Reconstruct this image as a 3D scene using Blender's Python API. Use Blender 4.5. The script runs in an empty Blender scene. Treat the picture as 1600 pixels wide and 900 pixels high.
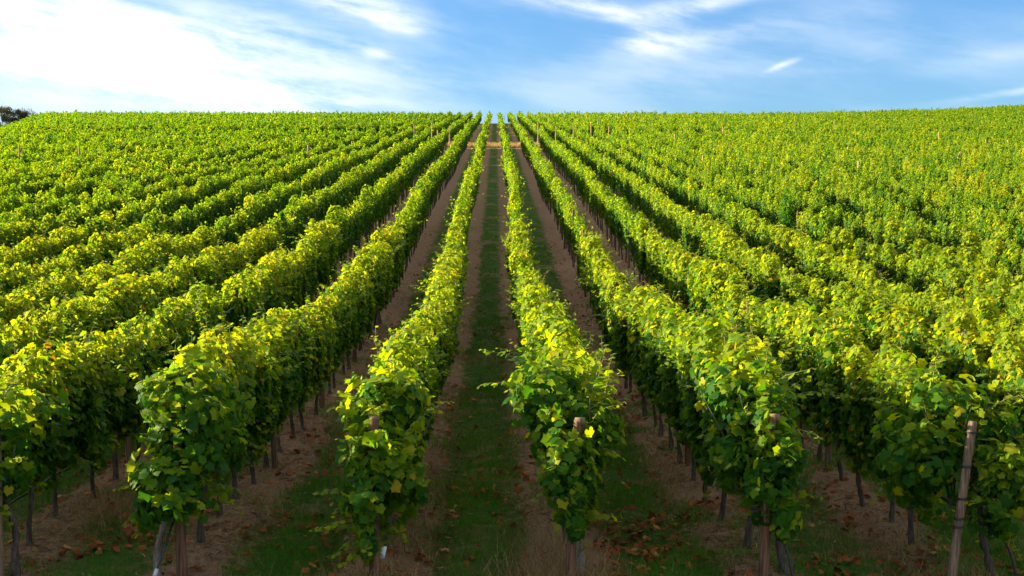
import bpy, math
import numpy as np
from mathutils import Vector

R = math.radians
scene = bpy.context.scene
COL = scene.collection

# ------------------------------------------------------------------ camera, sky, sun, exposure
F_PX = 1900.0                       # focal length in pixels of the 1600 px wide photograph
PITCH, YAW = R(3.0), math.atan(25 / F_PX)
CAM_Z = 3.64
cam_data = bpy.data.cameras.new("camera")
cam = bpy.data.objects.new("camera", cam_data)
COL.objects.link(cam)
cam.location = (0, 0, CAM_Z)
cam.rotation_euler = (R(90) - PITCH, 0, -YAW)
cam_data.sensor_width = 36.0
cam_data.lens = F_PX / 1600 * 36
cam_data.clip_end = 6000
scene.camera = cam

SUN_EL, SUN_AZ = R(16), R(-78)      # azimuth from +Y (the view), negative = to the left
SUN_DIR = Vector((math.sin(SUN_AZ) * math.cos(SUN_EL), math.cos(SUN_AZ) * math.cos(SUN_EL), math.sin(SUN_EL)))
sun_data = bpy.data.lights.new("sun", 'SUN')
sun_data.energy = 5.0
sun_data.angle = R(0.6)
sun_data.color = (1.0, 0.865, 0.54)
sun = bpy.data.objects.new("sun", sun_data)
COL.objects.link(sun)
sun.rotation_euler = SUN_DIR.to_track_quat('Z', 'Y').to_euler()

vs = scene.view_settings
vs.view_transform = 'Standard'
vs.look = 'None'
vs.exposure = 1.85
vs.gamma = 1.0
vs.use_curve_mapping = False
cy = scene.cycles
cy.max_bounces = 6
cy.diffuse_bounces = 3
cy.glossy_bounces = 2
cy.transmission_bounces = 4
cy.transparent_max_bounces = 4
cy.caustics_reflective = cy.caustics_refractive = False
cy.use_denoising = True

world = bpy.data.worlds.new("World")
scene.world = world
world.use_nodes = True


class NT:
    """small helper to write node trees"""
    def __init__(self, tree):
        self.t = tree
        tree.nodes.clear()

    def n(self, kind, **props):
        x = self.t.nodes.new(kind)
        for k, v in props.items():
            setattr(x, k, v)
        return x

    def link(self, a, b):
        self.t.links.new(a, b)

    def put(self, sock, v):
        if hasattr(v, 'is_output'):
            self.link(v, sock)
        elif v is not None:
            sock.default_value = v

    def math(self, op, a, b=None, c=None, clamp=False):
        x = self.n('ShaderNodeMath', operation=op, use_clamp=clamp)
        for i, v in enumerate((a, b, c)):
            self.put(x.inputs[i], v)
        return x.outputs[0]

    def mix(self, fac, a, b, mode='MIX'):
        x = self.n('ShaderNodeMix', data_type='RGBA', blend_type=mode)
        self.put(x.inputs[0], fac)
        self.put(x.inputs[6], a if hasattr(a, 'is_output') else (*a, 1)[:4])
        self.put(x.inputs[7], b if hasattr(b, 'is_output') else (*b, 1)[:4])
        return x.outputs[2]

    def noise(self, vec, scale, detail=4, rough=0.55, lac=2.0, dist=0.0):
        x = self.n('ShaderNodeTexNoise')
        self.put(x.inputs['Vector'], vec)
        x.inputs['Scale'].default_value = scale
        x.inputs['Detail'].default_value = detail
        x.inputs['Roughness'].default_value = rough
        x.inputs['Lacunarity'].default_value = lac
        x.inputs['Distortion'].default_value = dist
        return x.outputs[0]

    def smooth(self, v, lo, hi, a=0.0, b=1.0):
        x = self.n('ShaderNodeMapRange', interpolation_type='SMOOTHSTEP')
        self.put(x.inputs[0], v)
        for i, q in enumerate((lo, hi, a, b)):
            self.put(x.inputs[1 + i], q)
        return x.outputs[0]

    def ramp(self, fac, stops, interp='LINEAR'):
        x = self.n('ShaderNodeValToRGB')
        x.color_ramp.interpolation = interp
        e = x.color_ramp.elements
        while len(e) < len(stops):
            e.new(0.5)
        for el, (p, c) in zip(e, stops):
            el.position = p
            el.color = (*c, 1)
        self.put(x.inputs[0], fac)
        return x.outputs[0]

    def xyz(self, x, y, z):
        c = self.n('ShaderNodeCombineXYZ')
        for i, v in enumerate((x, y, z)):
            self.put(c.inputs[i], v)
        return c.outputs[0]


def build_sky():
    w = NT(world.node_tree)
    tc = w.n('ShaderNodeTexCoord').outputs['Generated']
    sky = w.n('ShaderNodeTexSky', sky_type='NISHITA', sun_disc=False)
    sky.sun_elevation = SUN_EL
    sky.sun_rotation = SUN_AZ
    sky.altitude = 300
    sky.air_density = 1.0
    sky.dust_density = 0.3
    sky.ozone_density = 3.0
    sep = w.n('ShaderNodeSeparateXYZ')
    w.link(tc, sep.inputs[0])
    dx, dy, dz = sep.outputs
    # azimuth and elevation in milliradians-like units ("px": 1 px = 1/1900 rad), fixed in the world
    u = w.math('MULTIPLY', w.math('ARCTAN2', dx, dy), F_PX)
    v = w.math('MULTIPLY', w.math('ARCSINE', dz), F_PX)
    # wispy fibres: domain-warped streak noise
    warp = w.n('ShaderNodeTexNoise', noise_dimensions='3D')
    warp.inputs['Scale'].default_value = 1 / 170
    warp.inputs['Detail'].default_value = 3
    w.link(w.xyz(u, v, 0.0), warp.inputs['Vector'])
    wsep = w.n('ShaderNodeSeparateColor')
    w.link(warp.outputs['Color'], wsep.inputs[0])
    u2 = w.math('ADD', u, w.math('MULTIPLY', w.math('SUBTRACT', wsep.outputs[0], 0.5), 46))
    v2 = w.math('ADD', v, w.math('MULTIPLY', w.math('SUBTRACT', wsep.outputs[1], 0.5), 26))
    along = w.math('ADD', w.math('MULTIPLY', u2, 0.985), w.math('MULTIPLY', v2, -0.17))
    across = w.math('ADD', w.math('MULTIPLY', u2, 0.17), w.math('MULTIPLY', v2, 0.985))
    fib = w.noise(w.xyz(w.math('MULTIPLY', along, 1 / 210), w.math('MULTIPLY', across, 1 / 34), 3.3), 1.0, 7, 0.62)
    soft = w.noise(w.xyz(w.math('MULTIPLY', along, 1 / 260), w.math('MULTIPLY', across, 1 / 80), 9.1), 1.0, 4, 0.5)
    fine = w.noise(w.xyz(w.math('MULTIPLY', along, 1 / 30), w.math('MULTIPLY', across, 1 / 16), 1.7), 1.0, 5, 0.6)

    def streak(px, py, a, b, deg, power=1.0):
        """soft elliptical region round a direction; px,py are the photo's pixels turned into azimuth/elevation"""
        az = F_PX * (math.atan((px - 800) / F_PX) + YAW)
        el = F_PX * (math.atan((450 - py) / F_PX) - PITCH)
        s, c = math.sin(R(-deg)), math.cos(R(-deg))
        du = w.math('SUBTRACT', u2, az)
        dv = w.math('SUBTRACT', v2, el)
        p = w.math('ADD', w.math('MULTIPLY', du, c / a), w.math('MULTIPLY', dv, s / a))
        q = w.math('ADD', w.math('MULTIPLY', du, -s / b), w.math('MULTIPLY', dv, c / b))
        d2 = w.math('ADD', w.math('MULTIPLY', p, p), w.math('MULTIPLY', q, q))
        return w.math('MULTIPLY', w.math('EXPONENT', w.math('MULTIPLY', d2, -1.0)), power)

    regions = [
        (160, 100, 260, 66, 7, 1.15), (330, 130, 150, 40, 12, 0.9), (470, 152, 120, 9, 6, 0.8), (330, 158, 110, 6, 6, 0.45),
        (40, 40, 170, 30, 8, 0.75), (230, 50, 150, 22, 12, 0.45), (430, 55, 150, 36, 14, 0.27),
        (555, 8, 95, 22, 14, 0.85), (610, 30, 40, 14, 20, 0.6), (580, 87, 20, 8, 5, 0.65),
        (920, 8, 120, 16, 9, 0.62), (1090, 8, 110, 13, -10, 0.5), (985, 40, 60, 12, 30, 0.25),
        (1035, 68, 80, 18, -4, 0.5), (1000, 68, 28, 15, 0, 0.55), (1220, 108, 16, 4, -28, 0.5), (1190, 50, 160, 20, -8, 0.13),
        (900, 130, 330, 45, -3, 0.09), (1350, 90, 300, 45, -6, 0.07), (1570, 162, 70, 5, -6, 0.28), (1560, 105, 90, 12, -8, 0.12),
        (480, 100, 200, 36, 10, 0.13),
    ]
    dens = None
    for r_ in regions:
        s = streak(*r_)
        dens = s if dens is None else w.math('ADD', dens, s)
    tex = w.math('ADD', w.math('MULTIPLY', fib, 0.9), w.math('ADD', w.math('MULTIPLY', soft, 0.8), w.math('MULTIPLY', fine, 0.22)))
    cl = w.math('MULTIPLY', dens, w.smooth(tex, 0.66, 1.20, 0.14, 1.25))
    # thin high veil all over the sky, also behind the camera
    veil = w.math('MULTIPLY', w.smooth(soft, 0.42, 0.75), 0.09)
    cl = w.math('ADD', cl, veil)
    # cirrus-like sheet added overhead, out of view, for extra fill light on the ground
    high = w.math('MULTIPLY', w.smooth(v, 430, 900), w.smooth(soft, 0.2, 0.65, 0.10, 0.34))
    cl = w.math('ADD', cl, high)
    alpha = w.math('SUBTRACT', 1.0, w.math('EXPONENT', w.math('MULTIPLY', cl, -1.5)), clamp=True)
    blue = w.mix(1.0, sky.outputs[0], (0.62, 0.86, 1.09), 'MULTIPLY')
    hz = w.smooth(v, 150, 350)
    blue = w.mix(1.0, blue, w.mix(hz, (0.92, 0.92, 0.93), (0.93, 0.98, 1.0)), 'MULTIPLY')
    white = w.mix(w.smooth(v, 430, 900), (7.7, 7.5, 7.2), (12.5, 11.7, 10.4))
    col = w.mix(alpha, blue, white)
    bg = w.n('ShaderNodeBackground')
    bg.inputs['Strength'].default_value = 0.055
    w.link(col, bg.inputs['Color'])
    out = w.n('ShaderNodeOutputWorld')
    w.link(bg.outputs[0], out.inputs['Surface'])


build_sky()

# ------------------------------------------------------------------ terrain shape
S = 2.0                              # metres between two rows
Z0 = F_PX * S / 300                  # distance of the near row ends along the view axis
zt = np.array([-6, 0, .8, 1.005, 1.33, 1.6, 1.95, 2.33, 2.8, 3.4, 4.24, 7, 10.9, 15, 18.5, 20, 20.8, 22, 25, 32, 60, 130.])
dt = np.array([1000, 597, 477, 447, 405, 372, 318, 235, 105, -85, -365, -1215, -2420, -3650, -4715, -5140, -5290, -5400, -5300, -4900, -4500, -4000.]) / 150
tY = zt * Z0 * math.cos(PITCH) - dt * math.sin(PITCH)
tZ = CAM_Z - zt * Z0 * math.sin(PITCH) - dt * math.cos(PITCH)
gy = np.arange(-75, 1600, 0.5)
gp = np.interp(gy, tY, tZ)
k = np.hanning(13); k /= k.sum()
gp[6:-6] = np.convolve(gp, k, 'valid')


def terrain(x, y):
    x = np.asarray(x, float); y = np.asarray(y, float)
    h = np.interp(y, gy, gp)
    q = np.clip(x - 40, 0, 120)
    h = h + 0.00036 * q * q * np.clip(y / 250, 0, 1.2)
    q = np.clip((-x - .362 * y) / (.06 * np.maximum(y, 30)), 0, 1)
    q = q * q * (3 - 2 * q)
    h = h - 4.2 * q * np.clip((y - 130) / 110, 0, 1)
    h = h + 0.05 * np.sin(x * 0.31 + 1) * np.sin(y * 0.23) * np.clip(y / 30 - .6, 0, 1)
    return h


OFF = 0.383 * S                      # lateral place of the row just right of the central aisle
def row_x(i):
    return OFF + i * S


def row_profile(x):
    d = np.abs(((np.asarray(x, float) - OFF + S / 2) % S) - S / 2)     # distance to the nearest row
    return 0.07 * np.exp(-(d / 0.32) ** 2) - 0.045 * np.exp(-((d - 0.62) / 0.17) ** 2)


_r3 = np.random.default_rng(3)
MICRO = [(f, a, _r3.uniform(0, 6.28), _r3.uniform(0, 6.28)) for f, a in ((1.3, .016), (2.9, .013), (6.1, .012), (12.7, .009)) for _ in range(3)]


def micro(x, y):
    """small humps of the worked soil near the viewer"""
    v = 0
    for f, a, d, ph in MICRO:
        v = v + a * np.sin(f * (x * math.cos(d) + y * math.sin(d)) + ph + 1.5 * np.sin(f * .37 * y + ph))
    return v * np.clip((60 - y) / 15, 0, 1) * np.clip((30 - np.abs(x)) / 8, 0, 1)


def ground(x, y):
    x = np.asarray(x, float); y = np.asarray(y, float)
    return terrain(x, y) + row_profile(x) + micro(x, y)


def yz(z):
    """distance along the rows of a point z (in units of Z0) down the view axis"""
    d = np.interp(z, zt, dt)
    return z * Z0 * math.cos(PITCH) - d * math.sin(PITCH)


def depth_px(x, y, h=0.0):
    """rough depth (units of Z0) and photo pixel of a world point"""
    zz = terrain(x, y) + h - CAM_Z
    fx = np.asarray(x) * math.cos(YAW) - np.asarray(y) * math.sin(YAW)
    fy = np.asarray(x) * math.sin(YAW) + np.asarray(y) * math.cos(YAW)
    d = fy * math.cos(PITCH) - zz * math.sin(PITCH)
    u = fy * math.sin(PITCH) + zz * math.cos(PITCH)
    return d / Z0, 800 + F_PX * fx / d, 450 - F_PX * u / d


# ------------------------------------------------------------------ materials
def new_mat(name):
    m = bpy.data.materials.new(name)
    m.use_nodes = True
    return m, NT(m.node_tree)


def finish(w, shader, bump=None):
    out = w.n('ShaderNodeOutputMaterial')
    w.link(shader, out.inputs['Surface'])


def leaf_material(name, front, back, trans=0.5, rough=0.5):
    m, w = new_mat(name)
    at = w.n('ShaderNodeAttribute', attribute_name='tint')
    t = at.outputs['Fac']
    oi = w.n('ShaderNodeObjectInfo').outputs['Random']
    t = w.math('ADD', t, w.math('MULTIPLY', w.math('SUBTRACT', oi, 0.5), 0.10))
    pos = w.n('ShaderNodeNewGeometry').outputs['Position']
    mott = w.noise(pos, 55, 2, 0.6)
    t2 = w.math('ADD', t, w.math('MULTIPLY', w.math('SUBTRACT', mott, 0.5), 0.16))
    patch = w.noise(pos, 0.23, 3, 0.6)
    t2 = w.math('ADD', t2, w.math('MULTIPLY', w.math('SUBTRACT', patch, 0.5), 0.22))
    p = w.n('ShaderNodeBsdfPrincipled')
    w.link(w.ramp(t2, front), p.inputs['Base Color'])
    p.inputs['Roughness'].default_value = rough
    p.inputs['Specular IOR Level'].default_value = 0.08
    tr = w.n('ShaderNodeBsdfTranslucent')
    w.link(w.ramp(t2, back), tr.inputs['Color'])
    mx = w.n('ShaderNodeMixShader')
    mx.inputs[0].default_value = trans
    w.link(p.outputs[0], mx.inputs[1])
    w.link(tr.outputs[0], mx.inputs[2])
    finish(w, mx.outputs[0])
    return m


M_LEAF = leaf_material(
    'vine_leaf',
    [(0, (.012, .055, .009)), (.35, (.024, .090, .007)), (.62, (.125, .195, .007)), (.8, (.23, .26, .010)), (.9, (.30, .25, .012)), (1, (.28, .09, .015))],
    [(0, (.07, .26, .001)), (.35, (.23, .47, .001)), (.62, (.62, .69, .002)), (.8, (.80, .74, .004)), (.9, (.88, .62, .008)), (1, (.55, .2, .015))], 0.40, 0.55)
M_GRASS = leaf_material(
    'grass_blade',
    [(0, (.022, .10, .009)), (.5, (.055, .20, .016)), (.8, (.12, .16, .025)), (1, (.32, .25, .10))],
    [(0, (.08, .26, .01)), (.5, (.16, .38, .01)), (.8, (.28, .36, .03)), (1, (.45, .33, .1))], 0.35, 0.6)
M_STRAW = leaf_material(
    'dry_straw',
    [(0, (.05, .03, .018)), (.22, (.14, .085, .042)), (.5, (.30, .20, .09)), (1, (.56, .40, .17))],
    [(0, (.2, .12, .05)), (.5, (.4, .25, .1)), (1, (.55, .38, .16))], 0.3, 0.7)
M_FALLEN = leaf_material(
    'fallen_leaf',
    [(0, (.07, .022, .010)), (.45, (.20, .055, .016)), (.8, (.34, .11, .03)), (1, (.45, .25, .08))],
    [(0, (.12, .03, .01)), (.5, (.3, .08, .02)), (1, (.5, .25, .06))], 0.2, 0.65)
M_SHRUB = leaf_material(
    'shrub_leaf',
    [(0, (.07, .10, .05)), (.4, (.15, .16, .08)), (.75, (.28, .21, .13)), (1, (.40, .29, .19))],
    [(0, (.10, .14, .03)), (.5, (.16, .15, .05)), (1, (.3, .2, .08))], 0.3, 0.7)


def simple_mat(name, a, b, scale, rough=0.8, stretch=(1, 1, 1), bump=0.3, metallic=0.0, coords='Object'):
    m, w = new_mat(name)
    tc = w.n('ShaderNodeTexCoord').outputs[coords]
    mp = w.n('ShaderNodeMapping')
    mp.inputs['Scale'].default_value = stretch
    w.link(tc, mp.inputs[0])
    f = w.noise(mp.outputs[0], scale, 6, 0.65)
    p = w.n('ShaderNodeBsdfPrincipled')
    w.link(w.ramp(w.smooth(f, .3, .7), [(0, a), (1, b)]), p.inputs['Base Color'])
    p.inputs['Roughness'].default_value = rough
    p.inputs['Metallic'].default_value = metallic
    if bump:
        bp = w.n('ShaderNodeBump')
        bp.inputs['Strength'].default_value = bump
        bp.inputs['Distance'].default_value = 0.01
        w.link(f, bp.inputs['Height'])
        w.link(bp.outputs[0], p.inputs['Normal'])
    finish(w, p.outputs[0])
    return m


M_BARK = simple_mat('vine_bark', (.018, .012, .009), (.12, .085, .062), 30, .9, (1, 1, .18), .9)
M_PALEBARK = simple_mat('pale_vine_bark', (.09, .07, .055), (.34, .28, .23), 22, .9, (1, 1, .2), .9)
M_STEM = simple_mat('green_stem', (.12, .10, .02), (.22, .2, .04), 30, .6, (1, 1, 1), 0)
M_WOOD = simple_mat('weathered_wood', (.045, .028, .017), (.27, .17, .10), 40, .85, (1, 1, .05), .6)
M_REDWOOD = simple_mat('brown_wood', (.03, .014, .008), (.22, .10, .048), 38, .85, (1, 1, .05), .6)
M_FARWOOD = simple_mat('orange_wood', (.30, .165, .075), (.52, .32, .165), 14, .85, (1, 1, .08), .3)
M_HOSE = simple_mat('black_hose', (.012, .012, .014), (.03, .03, .034), 40, .45, bump=0)
M_WIRE = simple_mat('steel_wire', (.25, .25, .26), (.4, .4, .41), 40, .4, bump=0, metallic=.8)
M_GREY = simple_mat('grey_plastic', (.45, .46, .48), (.6, .61, .62), 20, .5, bump=0)
M_WHITE = simple_mat('white_plastic', (.70, .72, .74), (.82, .83, .84), 20, .45, bump=0)


def ground_material():
    m, w = new_mat('vineyard_ground')
    pos = w.n('ShaderNodeNewGeometry').outputs['Position']
    sp = w.n('ShaderNodeSeparateXYZ')
    w.link(pos, sp.inputs[0])
    X, Y, Z = sp.outputs
    big = w.noise(pos, .55, 4, .6)
    mid = w.noise(pos, 2.3, 5, .62)
    fin = w.noise(pos, 17, 6, .7)
    grit = w.noise(pos, 70, 4, .7)
    # distance to the row
    a = w.math('SUBTRACT', w.math('FLOORED_MODULO', w.math('ADD', w.math('SUBTRACT', X, OFF), S / 2), S), S / 2)
    d = w.math('ABSOLUTE', a)
    d = w.math('ADD', d, w.math('MULTIPLY', w.math('SUBTRACT', mid, .5), .9))
    d = w.math('ADD', d, w.math('MULTIPLY', w.math('SUBTRACT', big, .5), .35))
    g = w.smooth(w.math('SUBTRACT', d, w.smooth(Y, 17, 42, 0, .13)), .36, .58)
    bare = w.smooth(w.math('ADD', w.math('MULTIPLY', big, .6), w.math('MULTIPLY', mid, .5)), .52, .70, 1, .25)
    g = w.math('MULTIPLY', g, bare)
    soil = w.ramp(w.math('ADD', w.math('MULTIPLY', fin, .6), w.math('MULTIPLY', grit, .45)),
                  [(.32, (.10, .050, .029)), (.5, (.37, .210, .122)), (.72, (.60, .42, .26))])
    soil = w.mix(w.smooth(mid, .4, .7), soil, w.mix(grit, (.20, .12, .06), (.48, .34, .18)))
    grs = w.ramp(w.math('ADD', w.math('MULTIPLY', fin, .7), w.math('MULTIPLY', grit, .35)),
                 [(.3, (.032, .090, .012)), (.55, (.065, .165, .02)), (.8, (.15, .23, .045))])
    grs = w.mix(w.smooth(big, .5, .75, 0, .6), grs, (.20, .14, .07))
    col = w.mix(g, soil, grs)
    # mown dry grass on the cross track, and open rough grass round the vineyard
    y1 = float(yz(10.5)); y2 = float(yz(11.15))
    tr = w.math('MULTIPLY', w.smooth(Y, y1, y1 + .8), w.smooth(Y, y2 - .8, y2, 1, 0))
    col = w.mix(tr, col, w.mix(fin, (.30, .20, .08), (.50, .36, .16)))
    p = w.n('ShaderNodeBsdfPrincipled')
    w.link(col, p.inputs['Base Color'])
    p.inputs['Roughness'].default_value = .95
    p.inputs['Specular IOR Level'].default_value = .15
    bp = w.n('ShaderNodeBump')
    bp.inputs['Strength'].default_value = .9
    bp.inputs['Distance'].default_value = .12
    w.link(w.math('ADD', fin, w.math('MULTIPLY', grit, .5)), bp.inputs['Height'])
    w.link(bp.outputs[0], p.inputs['Normal'])
    finish(w, p.outputs[0])
    return m


# ------------------------------------------------------------------ mesh helpers
def mesh_from(name, V, faces, mats, tint=None, mat_idx=None, smooth=True):
    """faces: list of (n,k) integer arrays"""
    me = bpy.data.meshes.new(name)
    V = np.asarray(V, np.float32)
    me.vertices.add(len(V))
    me.vertices.foreach_set('co', V.ravel())
    loops = np.concatenate([f.ravel() for f in faces]).astype(np.int32)
    tot = np.concatenate([np.full(len(f), f.shape[1], np.int32) for f in faces])
    start = np.concatenate([[0], np.cumsum(tot)[:-1]]).astype(np.int32)
    me.loops.add(len(loops))
    me.loops.foreach_set('vertex_index', loops)
    me.polygons.add(len(tot))
    me.polygons.foreach_set('loop_start', start)
    me.polygons.foreach_set('loop_total', tot)
    if smooth:
        me.polygons.foreach_set('use_smooth', np.ones(len(tot), bool))
    if mat_idx is not None:
        me.polygons.foreach_set('material_index', np.asarray(mat_idx, np.int32))
    for m in mats:
        me.materials.append(m)
    if tint is not None:
        at = me.attributes.new('tint', 'FLOAT', 'POINT')
        at.data.foreach_set('value', np.asarray(tint, np.float32))
    me.update(calc_edges=True)
    return me


def unit(a):
    return a / np.maximum(np.linalg.norm(a, axis=-1, keepdims=True), 1e-9)


# lobed leaf: outline round the blade, tip towards +y, stalk at the notch
half = [(.0, -.20), (.17, -.42), (.40, -.34), (.50, -.12), (.40, .02), (.53, .22), (.33, .30), (.17, .42), (.0, .62)]
outl = half + [(-x, y) for x, y in half[-2:0:-1]]
LOBED_V = np.array([(0, .05)] + outl)
LOBED_V = np.c_[LOBED_V, -.22 * np.abs(LOBED_V[:, 0]) ** 1.2 - .22 * (LOBED_V[:, 1] - .05) ** 2 + .05 * np.sin(9 * LOBED_V[:, 0]) * (LOBED_V[:, 1])]
n_o = len(outl)
LOBED_F = np.array([(0, 1 + i, 1 + (i + 1) % n_o) for i in range(n_o)])
KITE_V = np.array([(0, -.38, 0), (.47, -.02, -.14), (0, .58, -.05), (-.47, -.02, -.14)], float)
KITE_F = np.array([(0, 1, 2), (0, 2, 3)])
FAR_V = np.array([(.1, -.5, 0), (.5, .0, -.1), (-.05, .5, 0), (-.5, .05, -.1)], float)
FAR_F = np.array([(0, 1, 2, 3)])
BLADE_V = np.array([(-.5, 0, 0), (.5, 0, 0), (0, 1, 0)], float)


def scatter_leaves(T, F, pos, nrm, tip, size, rng, curl=0.5):
    """place a leaf template at every point; returns V, F"""
    n = len(pos)
    nrm = unit(nrm)
    tip = unit(tip - (tip * nrm).sum(1, keepdims=True) * nrm)
    side = np.cross(tip, nrm)
    s = np.asarray(size)[:, None, None]
    c = 1 + curl * rng.uniform(-1, 1.4, n)[:, None, None]
    wv = rng.uniform(.85, 1.12, n)[:, None, None]
    V = pos[:, None] + s * (T[None, :, 0:1] * wv * side[:, None] + T[None, :, 1:2] * tip[:, None] + c * T[None, :, 2:3] * nrm[:, None])
    Fa = (F[None] + (np.arange(n) * len(T))[:, None, None]).reshape(-1, F.shape[1])
    return V.reshape(-1, 3), Fa


def hedge_points(rng, n, y_half, zc, rx, rz, fill=.22, lumps=None, waist=.25, rep=None, m=1, spray=14):
    """points and outward directions over a boxy hedge body (x across, y along the row, z up)"""
    th = rng.uniform(0, 2 * np.pi, n)
    c, s = np.cos(th), np.sin(th)
    # a little fewer leaves underneath
    low = (s < -.55) & (rng.random(n) < .35)
    th = np.where(low, rng.uniform(.1, 3.0, n), th)
    c, s = np.cos(th), np.sin(th)
    ex = np.sign(c) * np.abs(c) ** .72
    ez = np.sign(s) * np.abs(s) ** .80
    y = rng.uniform(-y_half, y_half, n)
    # leaves sit in sprays: most of them gather round a few points of the hull
    k_ = max(6, int(n / m / spray))
    rep = np.zeros(n, int) if rep is None else rep
    ct, cyy, cr = rng.uniform(0, 2 * np.pi, (m, k_)), rng.uniform(-y_half, y_half, (m, k_)), rng.normal(0, .13, (m, k_))
    ct = np.where((np.sin(ct) < -.5) & (rng.random((m, k_)) < .5), rng.uniform(.1, 3.0, (m, k_)), ct)
    w_ = rng.integers(0, k_, n)
    g_ = rng.random(n) < .68
    th = np.where(g_, ct[rep, w_] + rng.normal(0, .20, n), th)
    c, s = np.cos(th), np.sin(th)
    ex = np.sign(c) * np.abs(c) ** .72
    ez = np.sign(s) * np.abs(s) ** .80
    y = np.where(g_, np.clip(cyy[rep, w_] + rng.normal(0, .07, n), -y_half, y_half), y)
    r = np.where(rng.random(n) < fill, rng.uniform(.25, .8, n), 1 - np.abs(rng.normal(0, .12, n)) + rng.normal(0, .07, n))
    r = r + np.where(g_, cr[rep, w_], 0)
    spike = (s > .3) & (rng.random(n) < .10)
    r = np.where(spike, r + rng.uniform(.05, .30, n), r)
    if lumps is not None:
        r = r * (1 + lumps(y, th))
    r = np.clip(r, 0, 1.34)
    f = 1 - waist + waist * np.sqrt(np.clip(1 - (np.abs(y) / (y_half * 1.04)) ** 2.4, 0, 1))     # each vine bulges round its own trunk
    x = ex * rx * r * f * (1 + .15 * s)
    z = zc + ez * rz * r * np.where(s > 0, f, 1)
    out = np.stack([ex / rx, rng.normal(0, .35, n) / .45, ez / rz * .8], 1)
    return np.stack([x, y, z], 1), unit(out), s, r


def orient(rng, out, s, spread=.55):
    n = len(out)
    up = np.array([0, 0, 1.])
    nrm = unit(out + up * .35 + rng.normal(0, spread, (n, 3)))
    tip = out * (.5 + .6 * (s > .4)[:, None]) - up * (1.0 - .75 * np.clip(s, 0, 1))[:, None] + rng.normal(0, .5, (n, 3))
    return nrm, tip


def lump_fn(rng, amp=.16):
    k1 = rng.uniform(3, 8, 4); p = rng.uniform(0, 6.28, 4); kt = rng.integers(1, 4, 4)
    def f(y, th):
        return amp * sum(np.sin(k1[i] * y + kt[i] * th + p[i]) for i in range(4)) / 2
    return f


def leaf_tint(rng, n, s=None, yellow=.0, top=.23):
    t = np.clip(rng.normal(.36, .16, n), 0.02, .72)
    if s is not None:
        t = np.minimum(t + top * np.clip(s, -.3, 1), .70)  # upper leaves yellower: younger growth, plus sunlit glow painted into the tint
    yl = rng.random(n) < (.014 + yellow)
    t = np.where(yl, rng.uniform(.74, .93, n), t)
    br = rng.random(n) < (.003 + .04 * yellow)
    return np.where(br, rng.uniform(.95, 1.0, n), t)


def tube(path, radii, sides=7, wob=0.0, rng=None, cap=True):
    path = np.asarray(path, float); n = len(path)
    radii = np.broadcast_to(np.asarray(radii, float), (n,))
    tan = unit(np.gradient(path, axis=0))
    ref = np.array([0.31, .95, .05]) if abs(tan[:, 2]).mean() > .6 else np.array([0, 0, 1.])
    a = unit(np.cross(tan, ref)); b = np.cross(tan, a)
    ang = np.linspace(0, 2 * np.pi, sides, endpoint=False)
    rr = radii[:, None] * np.ones((n, sides))
    if wob and rng is not None:
        rr = rr * (1 + wob * rng.normal(0, 1, (n, sides)))
    V = path[:, None] + rr[..., None] * (np.cos(ang)[None, :, None] * a[:, None] + np.sin(ang)[None, :, None] * b[:, None])
    V = V.reshape(-1, 3)
    i = np.arange(n - 1)[:, None]; j = np.arange(sides)[None]
    q = np.stack([i * sides + j, i * sides + (j + 1) % sides, (i + 1) * sides + (j + 1) % sides, (i + 1) * sides + j], -1).reshape(-1, 4)
    fs = [q]
    if cap:
        V = np.concatenate([V, path[:1], path[-1:]])
        c0, c1 = n * sides, n * sides + 1
        jj = np.arange(sides)
        fs.append(np.stack([np.full(sides, c0), (jj + 1) % sides, jj], 1))
        fs.append(np.stack([np.full(sides, c1), (n - 1) * sides + jj, (n - 1) * sides + (jj + 1) % sides], 1))
    return V, fs


class Bag:
    """collects pieces of ONE part: vertices, faces, tint, material index"""
    def __init__(self):
        self.V, self.F, self.T, self.M, self.n = [], [], [], [], 0

    def add(self, V, fs, tint=0.4, mat=0):
        if not isinstance(fs, list):
            fs = [fs]
        for f in fs:
            self.F.append(np.asarray(f) + self.n)
            self.M.append(np.full(len(f), mat))
        self.V.append(V)
        self.T.append(np.broadcast_to(np.asarray(tint, float), (len(V),)))
        self.n += len(V)

    def mesh(self, name, mats, smooth=True):
        return mesh_from(name, np.concatenate(self.V), self.F, mats, np.concatenate(self.T), np.concatenate(self.M), smooth)


def add_leaves(bag, rng, T, F, pos, nrm, tip, size, tint, curl=.5):
    V, Fa = scatter_leaves(T, F, pos, nrm, tip, size, rng, curl)
    bag.add(V, Fa, np.repeat(tint, len(T)))


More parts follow.
